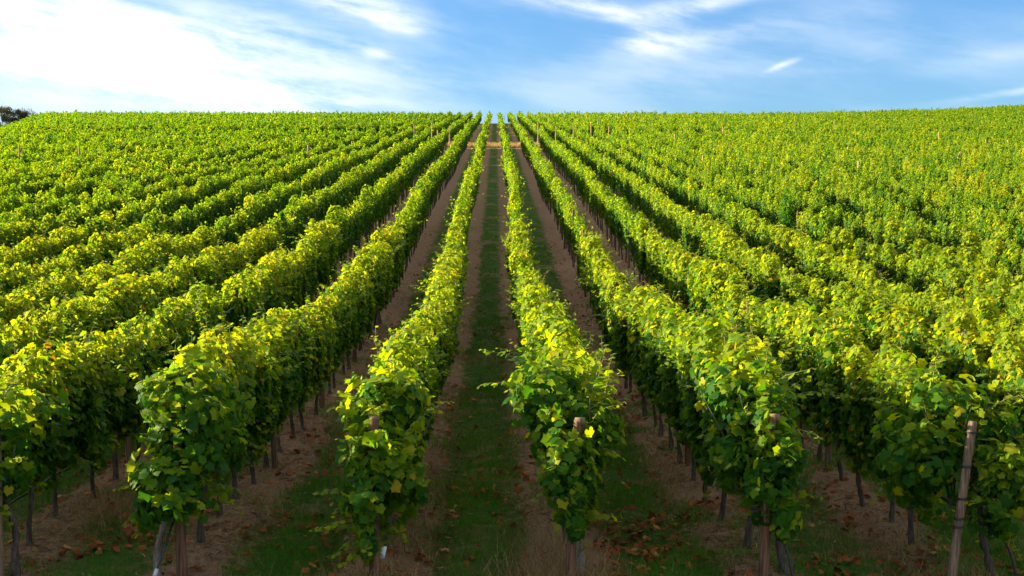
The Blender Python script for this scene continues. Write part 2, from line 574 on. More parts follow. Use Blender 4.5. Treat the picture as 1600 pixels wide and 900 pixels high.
def add_shoot(bag, rng, p0, p1, sag=.0, n=None, size=.10, tint0=.5, T=LOBED_V, F=LOBED_F):
    """a cane reaching out of the hedge with leaves that get smaller to its tip"""
    p0, p1 = np.array(p0, float), np.array(p1, float)
    L = np.linalg.norm(p1 - p0)
    t = np.linspace(0, 1, 8)[:, None]
    mid = np.array([0, 0, 1.]) * sag
    path = p0 + (p1 - p0) * t + mid * (t * (1 - t)) * 4 * L + rng.normal(0, .012, (8, 3)) * t
    V, fs = tube(path, np.linspace(.005, .002, 8), 4, cap=False)
    bag.add(V, fs, .5, 1)
    n = n or max(5, int(L / .042))
    tt = np.linspace(.08, 1.0, n)
    P = np.stack([np.interp(tt, t[:, 0], path[:, i]) for i in range(3)], 1)
    d = unit(p1 - p0)
    side = unit(np.cross(d, [0, 0, 1.])) * np.where(np.arange(n) % 2, 1, -1)[:, None]
    sz = size * (1.05 - .62 * tt) * rng.uniform(.85, 1.15, n)
    tip = side + .45 * d + rng.normal(0, .35, (n, 3)) - np.array([0, 0, .45])
    nrm = np.array([0, 0, .8]) + rng.normal(0, .4, (n, 3)) + .35 * d
    P = P + unit(tip) * sz[:, None] * .4
    add_leaves(bag, rng, T, F, P, nrm, tip, sz, np.clip(tint0 + .12 * tt + rng.normal(0, .08, n), .2, .8))


LEAF_MATS = [M_LEAF, M_STEM]


def foliage_mesh(seed, n=1000, y_half=.64, zc=1.47, rx=.37, rz=.72, shoots=6, yellow=0.0, amp=.16):
    rng = np.random.default_rng(seed)
    b = Bag()
    pos, out, s, r = hedge_points(rng, n, y_half, zc, rx, rz, lumps=lump_fn(rng, amp))
    nrm, tip = orient(rng, out, s)
    size = rng.uniform(.068, .132, n) * np.where(s > .5, .88, 1)
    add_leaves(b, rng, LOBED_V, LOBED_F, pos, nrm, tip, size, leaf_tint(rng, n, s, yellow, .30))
    ni = 170  # dark inner leaves added to keep sun from passing through the canopy
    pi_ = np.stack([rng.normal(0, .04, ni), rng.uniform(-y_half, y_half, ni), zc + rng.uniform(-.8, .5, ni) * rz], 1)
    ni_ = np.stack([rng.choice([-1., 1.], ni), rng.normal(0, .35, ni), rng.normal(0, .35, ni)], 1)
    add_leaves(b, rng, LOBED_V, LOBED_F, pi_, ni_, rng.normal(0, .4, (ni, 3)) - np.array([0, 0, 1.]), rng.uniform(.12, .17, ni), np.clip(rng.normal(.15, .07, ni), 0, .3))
    for _ in range(shoots):
        th = rng.uniform(.35, 2.8)
        p0 = np.array([math.cos(th) * rx * .7, rng.uniform(-y_half, y_half), zc + math.sin(th) * rz * .85])
        dr = np.array([math.cos(th) * rng.uniform(.5, 1.3), rng.normal(0, .5), abs(math.sin(th)) * rng.uniform(.3, 1.0) + .1])
        p1 = p0 + unit(dr) * rng.uniform(.26, .62)
        add_shoot(b, rng, p0, p1, rng.uniform(0, .12), size=rng.uniform(.09, .115), tint0=.42)
    # hanging sprays under the hedge
    for _ in range(7):
        p0 = np.array([rng.normal(0, .15), rng.uniform(-y_half, y_half), zc - rz * .8])
        p1 = p0 + np.array([rng.normal(0, .18), rng.normal(0, .1), -rng.uniform(.12, .3)])
        add_shoot(b, rng, p0, p1, 0, size=.10, tint0=.32)
    return b.mesh('vine_foliage', LEAF_MATS)


def trunk_mesh(seed, mat=None, h=.92, lean=None, rad=.026, arms=True):
    rng = np.random.default_rng(seed)
    b = Bag()
    lean = rng.normal(0, .08, 2) if lean is None else np.array(lean, float)
    t = np.linspace(0, 1, 13)
    path = np.stack([lean[0] * t + .042 * np.sin(t * rng.uniform(4, 9) + rng.uniform(0, 6)) * t,
                     lean[1] * t + .042 * np.sin(t * rng.uniform(4, 9) + rng.uniform(0, 6)) * t, -.06 + (h + .06) * t], 1)
    rr = rad * (1.35 - .55 * t + .55 * np.exp(-(t / .09) ** 2)) * (1 + .16 * rng.normal(0, 1, 13))
    rr[-2:] *= 1.25
    b.add(*tube(path, np.maximum(rr, .012), 9, .07, rng))
    if arms:
        for sy in (-1, 1):
            p = path[-1]
            q = np.stack([p + np.array([rng.normal(0, .015), sy * .5 * a, .10 * math.sin(a * 2.2) + rng.normal(0, .01)]) for a in np.linspace(0, 1, 7)])
            b.add(*tube(q, np.linspace(rad * .7, .007, 7), 6, .06, rng))
        q = np.stack([path[-1] + np.array([rng.normal(0, .02), rng.normal(0, .02), .5 * a]) for a in np.linspace(0, 1, 5)])
        b.add(*tube(q, np.linspace(rad * .55, .006, 5), 6))
    return b.mesh('vine_trunk', [mat or M_BARK])


def post_mesh(h, r=.045, mat=None, seed=0, lean=(0, 0)):
    rng = np.random.default_rng(seed)
    t = np.array([0, .02, .1, .25, .4, .55, .7, .85, .97, .992, 1.0])
    path = np.stack([lean[0] * t, lean[1] * t, -.25 + (h + .25) * t], 1)
    path[:, :2] -= np.array(lean) * .25 / (h + .25)
    rr = r * (1.06 - .1 * t) * np.array([1, 1, 1, 1.02, .99, 1.02, 1, .99, 1, .97, .86])
    V, fs = tube(path, rr, 14, .018, rng)
    b = Bag(); b.add(V, fs)
    return b.mesh('post', [mat or M_WOOD])


# ------------------------------------------------------------------ object helpers
def obj(name, me, parent=None, loc=(0, 0, 0), rot=(0, 0, 0)):
    o = bpy.data.objects.new(name, me)
    COL.objects.link(o)
    o.location = loc
    o.rotation_euler = rot
    if parent is not None:
        o.parent = parent
    return o


def tag(o, label=None, cat=None, group=None, kind=None):
    if label: o['label'] = label
    if cat: o['category'] = cat
    if group: o['group'] = group
    if kind: o['kind'] = kind
    return o


def copy_part(p, root):
    c = p.copy()
    COL.objects.link(c)
    c.parent = root
    return c


# ------------------------------------------------------------------ ground
def build_ground():
    def axis(parts):
        return np.unique(np.round(np.concatenate([np.arange(a, b, s) for a, b, s in parts]), 4))
    xs = axis([(-900, -200, 50), (-200, -60, 4), (-60, -14, .5), (-14, 15, .11), (15, 60, .5), (60, 200, 4), (200, 901, 50)])
    ys = axis([(-70, 8, 4), (8, 32, .13), (32, 80, .6), (80, 300, 2), (300, 1500, 60)])
    X, Y = np.meshgrid(xs, ys, indexing='ij')
    H = terrain(X, Y) + np.where((np.abs(X) < 70) & (Y < 90), row_profile(X), 0) + micro(X, Y)
    V = np.stack([X, Y, H], -1).reshape(-1, 3)
    nx, ny = X.shape
    i, j = np.meshgrid(np.arange(nx - 1), np.arange(ny - 1), indexing='ij')
    Q = np.stack([i * ny + j, (i + 1) * ny + j, (i + 1) * ny + j + 1, i * ny + j + 1], -1).reshape(-1, 4)
    o = obj('ground', mesh_from('ground', V, [Q], [ground_material()]))
    tag(o, kind='structure')


build_ground()

# ------------------------------------------------------------------ where the vines stand
VINE = 1.05
Y_END = float(yz(.985))
GAP1, GAP2 = float(yz(10.5)), float(yz(11.15))
Y_LAST = float(yz(20.6))
rngp = np.random.default_rng(11)
rows = list(range(-57, 60))
vines = []                           # row, index in row, x, y, vigour
def vigour(i, y):
    return .5 * math.sin(y * .37 + i * 2.1) + .5 * math.sin(y * .113 + i * 5.3 + 1) + .4 * math.sin(y * .9 + i * 1.7)
for i in rows:
    x = row_x(i)
    nmax = int((Y_LAST - Y_END) / VINE)
    for k_ in range(nmax):
        y = Y_END + k_ * VINE + (rngp.normal(0, .06) if k_ > 0 else 0)
        if GAP1 < y < GAP2:
            continue
        if i == -3 and k_ in (10, 11):          # two missing vines, a post and bare wires show there
            continue
        if k_ > 12 and rngp.random() < .022:
            continue
        vines.append((i, k_, x + rngp.normal(0, .03) + .07 * math.sin(y * .13 + i * 1.9), y, vigour(i, y)))
va = np.array([(v[2], v[3]) for v in vines])
vz, vx, vy = depth_px(va[:, 0], va[:, 1], 1.6)
marg = 60 + np.where(vx < 800, 1000, 250) / np.maximum(vz, .5)
inview = (vx > -marg) & (vx < 1600 + marg)
strict = (vx > -70) & (vx < 1670)
order = [j for j in np.argsort(vz) if strict[j]][:300]
near_set = set(int(j) for j in order)

# ------------------------------------------------------------------ labels of the vines
ORD = ['first', 'second', 'third', 'fourth', 'fifth', 'sixth', 'seventh', 'eighth', 'ninth', 'tenth', 'eleventh', 'twelfth', 'thirteenth',
       'fourteenth', 'fifteenth', 'sixteenth', 'seventeenth', 'eighteenth', 'nineteenth', 'twentieth', 'twenty-first', 'twenty-second',
       'twenty-third', 'twenty-fourth', 'twenty-fifth', 'twenty-sixth', 'twenty-seventh', 'twenty-eighth', 'twenty-ninth', 'thirtieth',
       'thirty-first', 'thirty-second', 'thirty-third', 'thirty-fourth', 'thirty-fifth', 'thirty-sixth', 'thirty-seventh', 'thirty-eighth']


def row_words(i):
    return f"{ORD[i]} row right of the central aisle" if i >= 0 else f"{ORD[-i - 1]} row left of the central aisle"


# ------------------------------------------------------------------ individual vines
FOL = [foliage_mesh(100 + q, n=1900, amp=.30, rx=[.20, .245, .175, .22, .195, .255][q % 6], rz=[.63, .68, .59, .66, .61, .64][q % 6],
                    zc=[1.29, 1.33, 1.25, 1.32, 1.27, 1.29][q % 6], shoots=[11, 13, 9, 12, 14, 10][q % 6], yellow=[0, .01, .07, .0, .03, .11][q % 6]) for q in range(12)]
TRK = [trunk_mesh(300 + q, rad=[.026, .03, .023, .028][q % 4]) for q in range(8)]
GREENS = [q for q in range(12) if q % 6 in (0, 1, 3)]
YELLOWS = [q for q in range(12) if q % 6 in (2, 4, 5)]


def end_foliage(seed, blobs, shoots, yellow=0.0, leaf=1.0):
    """leaves of a vine at the near end of a row: rounded masses that spill over the end post"""
    rng = np.random.default_rng(seed)
    b = Bag()
    for (x, y, z, rx, ry, rz, n) in blobs:
        x, rx, n, z = x * .9, rx * .80, int(n * 1.25), z - .16 * max(0, z - 1.1)
        y = y + (.18 if z > 1.35 else -.22)
        v = unit(rng.normal(0, 1, (n, 3)))
        kc = max(8, n // 13)
        cv, cr = unit(rng.normal(0, 1, (kc, 3))), rng.normal(0, .16, kc)
        w_ = rng.integers(0, kc, n)
        g_ = rng.random(n) < .72
        v = np.where(g_[:, None], unit(cv[w_] + rng.normal(0, .17, (n, 3))), v)
        v[:, 1] = np.where(rng.random(n) < .35, -np.abs(v[:, 1]), v[:, 1])
        lum = lump_fn(rng, .26)
        r = (1 - np.abs(rng.normal(0, .16, n))) * (1 + lum(v[:, 2] * rz * 2, np.arctan2(v[:, 1], v[:, 0])))
        r = np.where(rng.random(n) < .2, rng.uniform(.3, .8, n), r)
        r = np.clip(r + np.where(g_, cr[w_], 0), .2, 1.4)
        ex = np.sign(v) * np.abs(v) ** .85
        pos = np.array([x, y, z]) + ex * np.array([rx, ry, rz]) * r[:, None]
        out = unit(v / np.array([rx, ry, rz]))
        nrm, tip = orient(rng, out, v[:, 2] * .8)
        size = rng.uniform(.068, .142, n) * leaf
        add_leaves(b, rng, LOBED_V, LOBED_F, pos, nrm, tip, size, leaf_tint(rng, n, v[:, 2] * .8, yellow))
    bl = np.array([q[:6] for q in blobs])
    extra = []
    for _ in range(16):
        q = bl[rng.integers(len(bl))]
        v = unit(rng.normal(0, 1, 3) + [0, -.5, .15])
        p0 = q[:3] * [.9, 1, .93] + v * q[3:] * [.7, .8, .8]
        p1 = p0 + unit(v * [1, .8, .4] + rng.normal(0, .35, 3) + [0, 0, -.25 if q[2] < 1.3 else .35]) * rng.uniform(.22, .5)
        extra.append((p0, p1, rng.uniform(-.05, .1), rng.uniform(.09, .12)))
    for _ in range(7):                       # woody canes inside
        a = np.array([rng.normal(0, .10), rng.normal(0, .08), .75])
        c = a + [rng.normal(0, .22), rng.normal(-.08, .15), rng.uniform(.6, 1.15)]
        b.add(*tube([a, (a + c) / 2 + rng.normal(0, .05, 3), c], [.008, .006, .004], 5), .2, 2)
    for (p0, p1, sag, sz) in list(shoots) + extra:
        add_shoot(b, rng, p0, p1, sag, size=sz, tint0=.5)
    return b.mesh('vine_foliage', [M_LEAF, M_STEM, M_BARK])


END = {   # row: blobs (x,y,z, radii, count), shoots, trunk offset x, pale trunk, label
    -3: dict(blobs=[(.10, .1, 1.55, .50, .6, .5, 560), (-.05, -.1, 1.1, .34, .35, .4, 240), (.05, 0, .72, .16, .2, .22, 60)],
             shoots=[((.1, -.1, 1.9), (.5, -.3, 2.15), .05, .10), ((.2, 0, 1.9), (.45, .2, 2.35), .0, .10)], tx=.30, pale=False,
             label='end grapevine of the third row left of the central aisle, beside a grey post'),
    -2: dict(blobs=[(.16, .10, 1.90, .54, .55, .42, 620), (.14, -.05, 1.45, .50, .42, .50, 720), (.10, -.08, 1.05, .42, .38, .36, 380), (-.14, -.12, .95, .20, .26, .32, 150)],
             shoots=[((.0, 0, 2.1), (.02, .1, 2.55), 0, .10), ((-.3, 0, 2.0), (-.55, -.1, 2.2), .05, .10), ((.35, -.2, 1.9), (.62, -.35, 1.8), .05, .10),
                     ((-.3, -.1, .8), (-.36, -.16, .45), 0, .10)], tx=-.20, pale=True,
             label='broad dark green end grapevine with a pale twisted trunk left of a brown post'),
    -1: dict(blobs=[(.22, .15, 2.02, .44, .5, .30, 460), (.10, -.05, 1.60, .42, .36, .40, 460), (.0, -.20, 1.24, .30, .26, .44, 330), (-.02, -.26, .72, .14, .17, .34, 120), (.35, .2, 1.2, .3, .4, .45, 260)],
             shoots=[((-.1, -.2, .95), (-.55, -.4, 1.02), .06, .10), ((-.15, -.15, 1.75), (-.42, -.25, 1.85), .05, .115), ((.05, 0, 2.2), (.0, .1, 2.62), 0, .09),
                     ((.05, -.3, .62), (.10, -.4, .36), 0, .10), ((.10, -.3, .7), (.20, -.38, .50), 0, .12)], tx=.0, pale=False, yellow=.02,
             label='narrow end grapevine cascading over its post down to a white tag'),
    0: dict(blobs=[(-.28, .2, 1.98, .48, .5, .34, 520), (-.05, -.05, 1.62, .52, .42, .38, 560), (-.07, -.2, 1.24, .33, .28, .44, 370), (-.01, -.25, .80, .16, .18, .28, 130)],
            shoots=[((.22, 0, 1.7), (.30, .0, 2.45), -.06, .125), ((.28, -.1, 1.6), (.36, -.05, 2.15), -.05, .12), ((.2, -.2, 1.35), (.48, -.3, 1.28), .08, .12), ((-.5, 0, 1.95), (-.98, -.1, 1.95), .10, .10),
                    ((-.4, .3, 2.1), (-.95, .3, 2.28), .08, .10), ((.1, -.3, .75), (.10, -.4, .46), 0, .11), ((.2, 0, 1.9), (.34, .1, 2.35), -.04, .13), ((.24, -.15, 1.55), (.40, -.12, 2.30), -.05, .155), ((.26, -.05, 1.5), (.34, -.2, 2.2), -.03, .15), ((.3, -.15, 1.7), (.46, -.18, 2.12), .02, .14)], tx=.08, pale=True, yellow=.04,
            label='end grapevine with one tall upright shoot, around a cut post top'),
    1: dict(blobs=[(-.15, .2, 1.85, .46, .5, .38, 520), (.02, -.05, 1.5, .42, .4, .48, 560), (.0, -.14, 1.20, .34, .30, .48, 420), (.08, -.2, .74, .18, .2, .26, 130), (-.3, .25, 1.3, .3, .4, .4, 260)],
            shoots=[((.0, 0, 2.05), (.06, .1, 2.42), 0, .11), ((.2, -.1, 1.9), (.42, -.15, 2.05), .05, .11), ((.25, -.2, .85), (.52, -.3, .84), .06, .10), ((.22, -.2, .7), (.26, -.3, .42), 0, .10),
                    ((.3, -.1, 1.3), (.5, -.2, 1.38), .03, .10)], tx=.22, pale=False, yellow=.02,
            label='lush end grapevine hanging over a brown post with a bent hose below'),
    2: dict(blobs=[(-.05, .25, 1.75, .6, .5, .38, 560), (.30, -.05, 1.45, .46, .40, .40, 430), (.38, -.1, 1.0, .36, .3, .36, 280), (.36, -.15, .72, .16, .2, .2, 70), (-.4, .25, 1.25, .5, .4, .42, 420)],
            shoots=[((.3, -.1, 1.75), (.75, -.25, 1.95), .06, .13), ((.5, -.1, 1.5), (.85, -.25, 1.35), .08, .12), ((.4, -.2, 1.2), (.72, -.35, 1.1), .06, .12), ((.35, -.15, .9), (.42, -.25, .55), 0, .11),
                    ((-.2, .1, 2.0), (-.1, .2, 2.35), 0, .11)], tx=.42, pale=False, yellow=.03,
            label='end grapevine spilling beyond a leaning pale post wrapped with black ties'),
}
G_END = 'grapevines at the near ends of the rows'
G_VINE = 'grapevines along the rows'

count_in_row = {}
rows_first = {}
for j in sorted(near_set, key=lambda q: (vines[q][0], vines[q][3])):
    i, k_, x, y, vg = vines[j]
    c = count_in_row.get(i, 0)
    count_in_row[i] = c + 1
    rng = np.random.default_rng(5000 + j)
    z = float(ground(x, y))
    root = obj('grapevine', None, None, (x, y, z - .02))
    root.empty_display_size = .2
    if k_ == 0 and i in END:
        e = END[i]
        fol = obj('foliage', end_foliage(900 + i, e['blobs'], e['shoots'], e.get('yellow', 0)), root)
        tr = obj('trunk', trunk_mesh(950 + i, M_PALEBARK if e['pale'] else M_BARK, h=.8, lean=(-e['tx'] * .35, .05), rad=.034), root, (e['tx'], 0, 0))
        tag(root, e['label'], 'grapevine', G_END)
        continue
    yel = math.sin(y * .21 + i * 1.3) + .75 * (i > 0) - .6 * (i < 0) + rng.normal(0, .6) > .6
    q = int(rng.choice(YELLOWS if yel else GREENS))
    fol = obj('foliage', FOL[q], root)
    flip = math.pi if rng.random() < .5 else 0
    sc = 1 + .07 * vg + rng.normal(0, .035)
    fol.rotation_euler = (0, 0, flip + rng.normal(0, .06))
    fol.scale = (max(.8, 1 + .12 * vg + rng.normal(0, .08)), rng.uniform(.98, 1.12), sc)
    fol.location = (rng.normal(0, .03), 0, 0)
    tr = obj('trunk', TRK[int(rng.integers(8))], root, (0, 0, 0), (rng.normal(0, .04), rng.normal(0, .05), 3.1416 * int(rng.integers(2)) + rng.normal(0, .15)))
    look = 'yellow-flecked' if yel else 'green'
    if i in END:
        lab = f"{look} grapevine, {ORD[c]} from the near end, {row_words(i)}"
    else:
        side = 'left' if i < 0 else 'right'
        lab = f"{look} grapevine, {ORD[c]} in from the {side} frame edge, {row_words(i)}"
    tag(root, lab, 'grapevine', G_VINE)
print('near vines', len(near_set), 'deepest', max(vz[j] for j in near_set), 'rows', len(count_in_row), max(count_in_row.values()))


# ------------------------------------------------------------------ all the vines beyond: one mass
def build_far():
    far = np.array([j for j in range(len(vines)) if inview[j] and j not in near_set])
    # keep the vines just outside the frame too, they cast shadows into it
    zf = vz[far]
    rng = np.random.default_rng(77)
    b = Bag()
    for lo, hi, n, lsz, T, F, shoots in ((0, 3.3, 1300, .12, KITE_V, KITE_F, 1), (3.3, 5.2, 1300, .10, KITE_V, KITE_F, 1), (5.2, 8, 620, .13, KITE_V, KITE_F, 1),
                                         (8, 12, 290, .165, FAR_V, FAR_F, 1), (12, 99, 170, .21, FAR_V, FAR_F, 1)):
        sel = far[(zf >= lo) & (zf < hi)]
        if not len(sel):
            continue
        px = np.array([vines[j][2] for j in sel]); py = np.array([vines[j][3] for j in sel]); vg = np.array([vines[j][4] for j in sel])
        pz = ground(px, py)
        m = len(sel)
        rep = np.repeat(np.arange(m), n)
        N = len(rep)
        rx = (.17 * (1 + .22 * vg + rng.normal(0, .16, m)))[rep]
        rz = (.64 * (1 + .10 * vg + rng.normal(0, .10 if hi < 5.5 else (.17 if hi < 90 else .28), m)))[rep]
        zc = (1.33 + .07 * vg + rng.normal(0, .04, m))[rep]
        ph = rng.uniform(0, 6.28, (m, 3))[rep]
        lum = lambda y, th: .30 * (np.sin(5 * y + 2 * th + ph[:, 0]) + np.sin(3.3 * y - th + ph[:, 1]) + np.sin(7 * y + 3 * th + ph[:, 2])) * .6
        pos, out, s, r = hedge_points(rng, N, .58, zc, rx, rz, .25, lum, .42 if hi < 5.5 else .62, rep, m)
        nrm, tip = orient(rng, out, s, .32)
        pos[:, 0] += px[rep]; pos[:, 1] += py[rep]; pos[:, 2] += pz[rep]
        size = lsz * rng.uniform(.7, 1.25, N)
        yel = np.clip(-.03 + .05 * np.sin(py * .21 + px * .65) + .03 * (px > 4) + rng.normal(0, .05, m), 0, .22)[rep]
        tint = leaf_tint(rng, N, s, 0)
        tint = np.where(tint < .73, .42 + (tint - .42) * min(1, 4.5 / lo if lo else 1), tint)
        yl = rng.random(N) < yel
        tint = np.where(yl, rng.uniform(.72, .92, N), tint)
        tint = tint + (rng.normal(0, .07, m) - .055 - .05 * np.clip((-px - 3) / 12, 0, 1) + .06 * np.clip((px - 6) / 30, 0, 1))[rep]
        add_leaves(b, rng, T, F, pos, nrm, tip, size, tint)
        # large dark leaves added unseen inside the hedge to stop sun shining through
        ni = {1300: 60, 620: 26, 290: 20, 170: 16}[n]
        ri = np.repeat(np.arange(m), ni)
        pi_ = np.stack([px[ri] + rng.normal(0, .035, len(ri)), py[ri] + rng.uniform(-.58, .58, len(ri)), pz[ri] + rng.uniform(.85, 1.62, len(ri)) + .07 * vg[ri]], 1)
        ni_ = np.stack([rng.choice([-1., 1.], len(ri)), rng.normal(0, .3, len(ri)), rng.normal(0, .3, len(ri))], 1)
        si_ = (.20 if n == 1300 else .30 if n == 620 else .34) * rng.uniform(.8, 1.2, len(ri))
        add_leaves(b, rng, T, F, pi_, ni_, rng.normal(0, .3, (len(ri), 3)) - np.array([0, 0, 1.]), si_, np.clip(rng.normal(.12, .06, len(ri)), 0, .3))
        # upright shoots over the top
        ns = 9 if n == 1300 else {620: 5, 290: 3, 170: 3}[n]
        rep = np.repeat(np.arange(m), ns * 7)
        grp = np.tile(np.repeat(np.arange(ns), 7), m)
        step = np.tile(np.arange(7), m * ns)
        bx = rng.uniform(-.3, .3, (m, ns)); by = rng.uniform(-.6, .6, (m, ns)); bz = rng.uniform(.08, .40, (m, ns)); lx = rng.normal(0, .22, (m, ns)); ly = rng.normal(0, .22, (m, ns))
        B = lambda A: A[rep, grp]
        pos = np.stack([px[rep] + B(bx) * .8 + B(lx) * step / 6, py[rep] + B(by) + B(ly) * step / 6, pz[rep] + 1.68 + .08 * vg[rep] + B(bz) * step / 6], 1) + rng.normal(0, .025, (len(rep), 3))
        nrm = rng.normal(0, 1, (len(rep), 3)) + np.array([0, -.2, .6])
        tip = rng.normal(0, 1, (len(rep), 3))
        add_leaves(b, rng, T, F, pos, nrm, tip, lsz * rng.uniform(.55, .95, len(rep)), np.clip(rng.normal(.5, .12, len(rep)), .2, .8))
        # trunks
        if hi < 13:
            t = np.linspace(0, .9, 3)
            off = rng.normal(0, .05, (m, 2))
            for q in range(3):
                pass
            ang = np.array([0, 2.1, 4.2])
            ring = np.stack([np.cos(ang), np.sin(ang)], 1) * .034
            V = np.zeros((m, 6, 3))
            for lvl, hh in enumerate((-.05, .95)):
                V[:, lvl * 3:lvl * 3 + 3, 0] = px[:, None] + ring[None, :, 0] + off[:, :1] * lvl
                V[:, lvl * 3:lvl * 3 + 3, 1] = py[:, None] + ring[None, :, 1] + off[:, 1:] * lvl
                V[:, lvl * 3:lvl * 3 + 3, 2] = pz[:, None] + hh
            Q = np.array([(0, 1, 4, 3), (1, 2, 5, 4), (2, 0, 3, 5)])
            Fq = (Q[None] + (np.arange(m) * 6)[:, None, None]).reshape(-1, 4)
            b.add(V.reshape(-1, 3), Fq, .4, 1)
    me = b.mesh('distant_vines', [M_LEAF, M_BARK])
    o = obj('distant_vines', me)
    tag(o, 'green and yellow vine rows merging up the hillside to the crest', 'vineyard', kind='stuff')
    print('far leaves', len(me.polygons), 'vines', len(far))


build_far()

# ------------------------------------------------------------------ posts
def add_ring(parent, z, r, cx=0, cy=0, minor=.006, turns=1.0, tilt=0.0):
    a = np.linspace(0, 2 * np.pi * turns, int(18 * turns) + 1)
    path = np.stack([cx + r * np.cos(a), cy + r * np.sin(a), z + .012 * a / 6.28 + tilt * np.cos(a)], 1)
    V, fs = tube(path, minor, 6)
    b = Bag(); b.add(V, fs)
    return obj('wire_tie', b.mesh('wire_tie', [M_HOSE]), parent)


G_POST = 'wooden posts along the rows'
Y_POST = float(yz(1.008))


def place_post(name, x, y, me, label, group):
    o = obj(name, me, None, (x, y, float(ground(x, y))))
    tag(o, label, 'post', group)
    return o


END_POST = {
    -3: dict(h=1.72, r=.050, mat=M_WOOD, lean=(.0, 0), dx=.22, label='grey wooden end post at the left edge beside the outermost near vine'),
    -2: dict(h=1.60, r=.052, mat=M_REDWOOD, lean=(-.05, .05), dx=.06, label='reddish brown end post under the broad dark green vine'),
    -1: dict(h=1.70, r=.048, mat=M_REDWOOD, lean=(.0, .05), dx=.03, label='dark end post with a pale cut top behind the tagged vine'),
    0: dict(h=1.72, r=.050, mat=M_REDWOOD, lean=(.10, .0), dx=-.04, label='cracked end post with a flat pale top below the tall shoot'),
    1: dict(h=1.70, r=.048, mat=M_REDWOOD, lean=(.10, .0), dx=-.12, label='brown end post where the hose turns down'),
    2: dict(h=1.68, r=.044, mat=M_WOOD, lean=(.25, .05), dx=-.25, label='pale leaning end post wrapped with black ties'),
}
for i, e in END_POST.items():
    x, y = row_x(i) + e['dx'], Y_END - (.42 if i == 2 else .42 if i in (-1, 0, 1) else .14)
    me = post_mesh(e['h'], e['r'], e['mat'], 40 + i, e['lean'])
    o = place_post('wooden_post', x, y, me, e['label'], 'end posts of the near rows')
    for zz in ([.62, .70, .90, 1.22, 1.56] if i == 2 else [e['h'] - .14]):
        f = (zz + .25) / (e['h'] + .25)
        off = np.array(e['lean']) * (f - .25 / (e['h'] + .25))
        add_ring(o, zz, e['r'] + .004, off[0], off[1], .006, 2.0)
    if i in (-1, 0, 1):                       # pale sawn end of the post
        b = Bag()
        zt_ = e['h']
        b.add(*tube([(e['lean'][0], e['lean'][1], zt_ - .05), (e['lean'][0], e['lean'][1], zt_ + .012)], e['r'] * 1.03, 14))
        obj('post_tip', b.mesh('post_tip', [M_WOOD]), o)

POSTS = [post_mesh(h, .042, m, 60 + q) for q, (h, m) in enumerate(((1.95, M_WOOD), (2.05, M_REDWOOD), (1.9, M_WOOD)))]
for i in range(-6, 8):
    rng = np.random.default_rng(800 + i)
    shown = 0
    for k_ in range(1, 8):
        x, y = row_x(i) + rng.normal(0, .02), Y_POST + 5 * VINE * k_ + rng.normal(0, .1) - .5
        zz, pxx, pyy = depth_px(x, y, 1.0)
        if not (-10 < pxx < 1610) or zz > 4.3:
            continue
        me = POSTS[int(rng.integers(3))]
        lab = f"slim wooden post, {ORD[k_]} from the near end, {row_words(i)}"
        if i == -3 and k_ == 2:
            me = post_mesh(1.95, .045, M_FARWOOD, 99)
            lab = 'orange-brown post top beside bare wires in a gap between vines'
        o = place_post('wooden_post', x, y, me, lab, G_POST)
        o.rotation_euler = (rng.normal(0, .02), rng.normal(0, .025), rng.uniform(0, 6))

# tall posts that show over the canopy higher up the hill
FARPOST = [post_mesh(h, .06, M_FARWOOD, 70 + q) for q, h in enumerate((2.2, 2.4, 2.6))]
rng = np.random.default_rng(4242)
n_far = 0
for i in range(-50, 52):
    for k_ in range(6, 45):
        x, y = row_x(i), Y_POST + 5 * VINE * k_ - .5
        if GAP1 - 1 < y < GAP2 + 1 or y > Y_LAST:
            continue
        zz, pxx, pyy = depth_px(x, y, 2.3)
        if not (5 < pxx < 1595) or zz < 5.5 or abs(pxx - 775) < 60:
            continue
        pr = .055 if i > 5 else .03
        if rng.random() > pr * (1.6 if zz < 9 else .7):
            continue
        lab = ('thin tan post poking above the vines on the hillside right of the central aisle' if i >= 0
               else 'thin tan post poking above the vines on the hillside left of the central aisle')
        o = place_post('wooden_post', x, y, FARPOST[int(rng.integers(3))], lab, 'far posts on the right slope' if i >= 0 else 'far posts on the left slope')
        o.rotation_euler = (rng.normal(0, .03), rng.normal(0, .04), rng.uniform(0, 6))
        n_far += 1
for i in range(-5, 7):
    if i in (-1, 0, 1, -2):
        continue
    x, y = row_x(i), GAP1 + 4.5
    lab = f"orange end post at the dry grass cross track, {row_words(i)}"
    place_post('wooden_post', x, y, FARPOST[i % 3], lab, 'end posts along the cross track')
print('far posts', n_far)

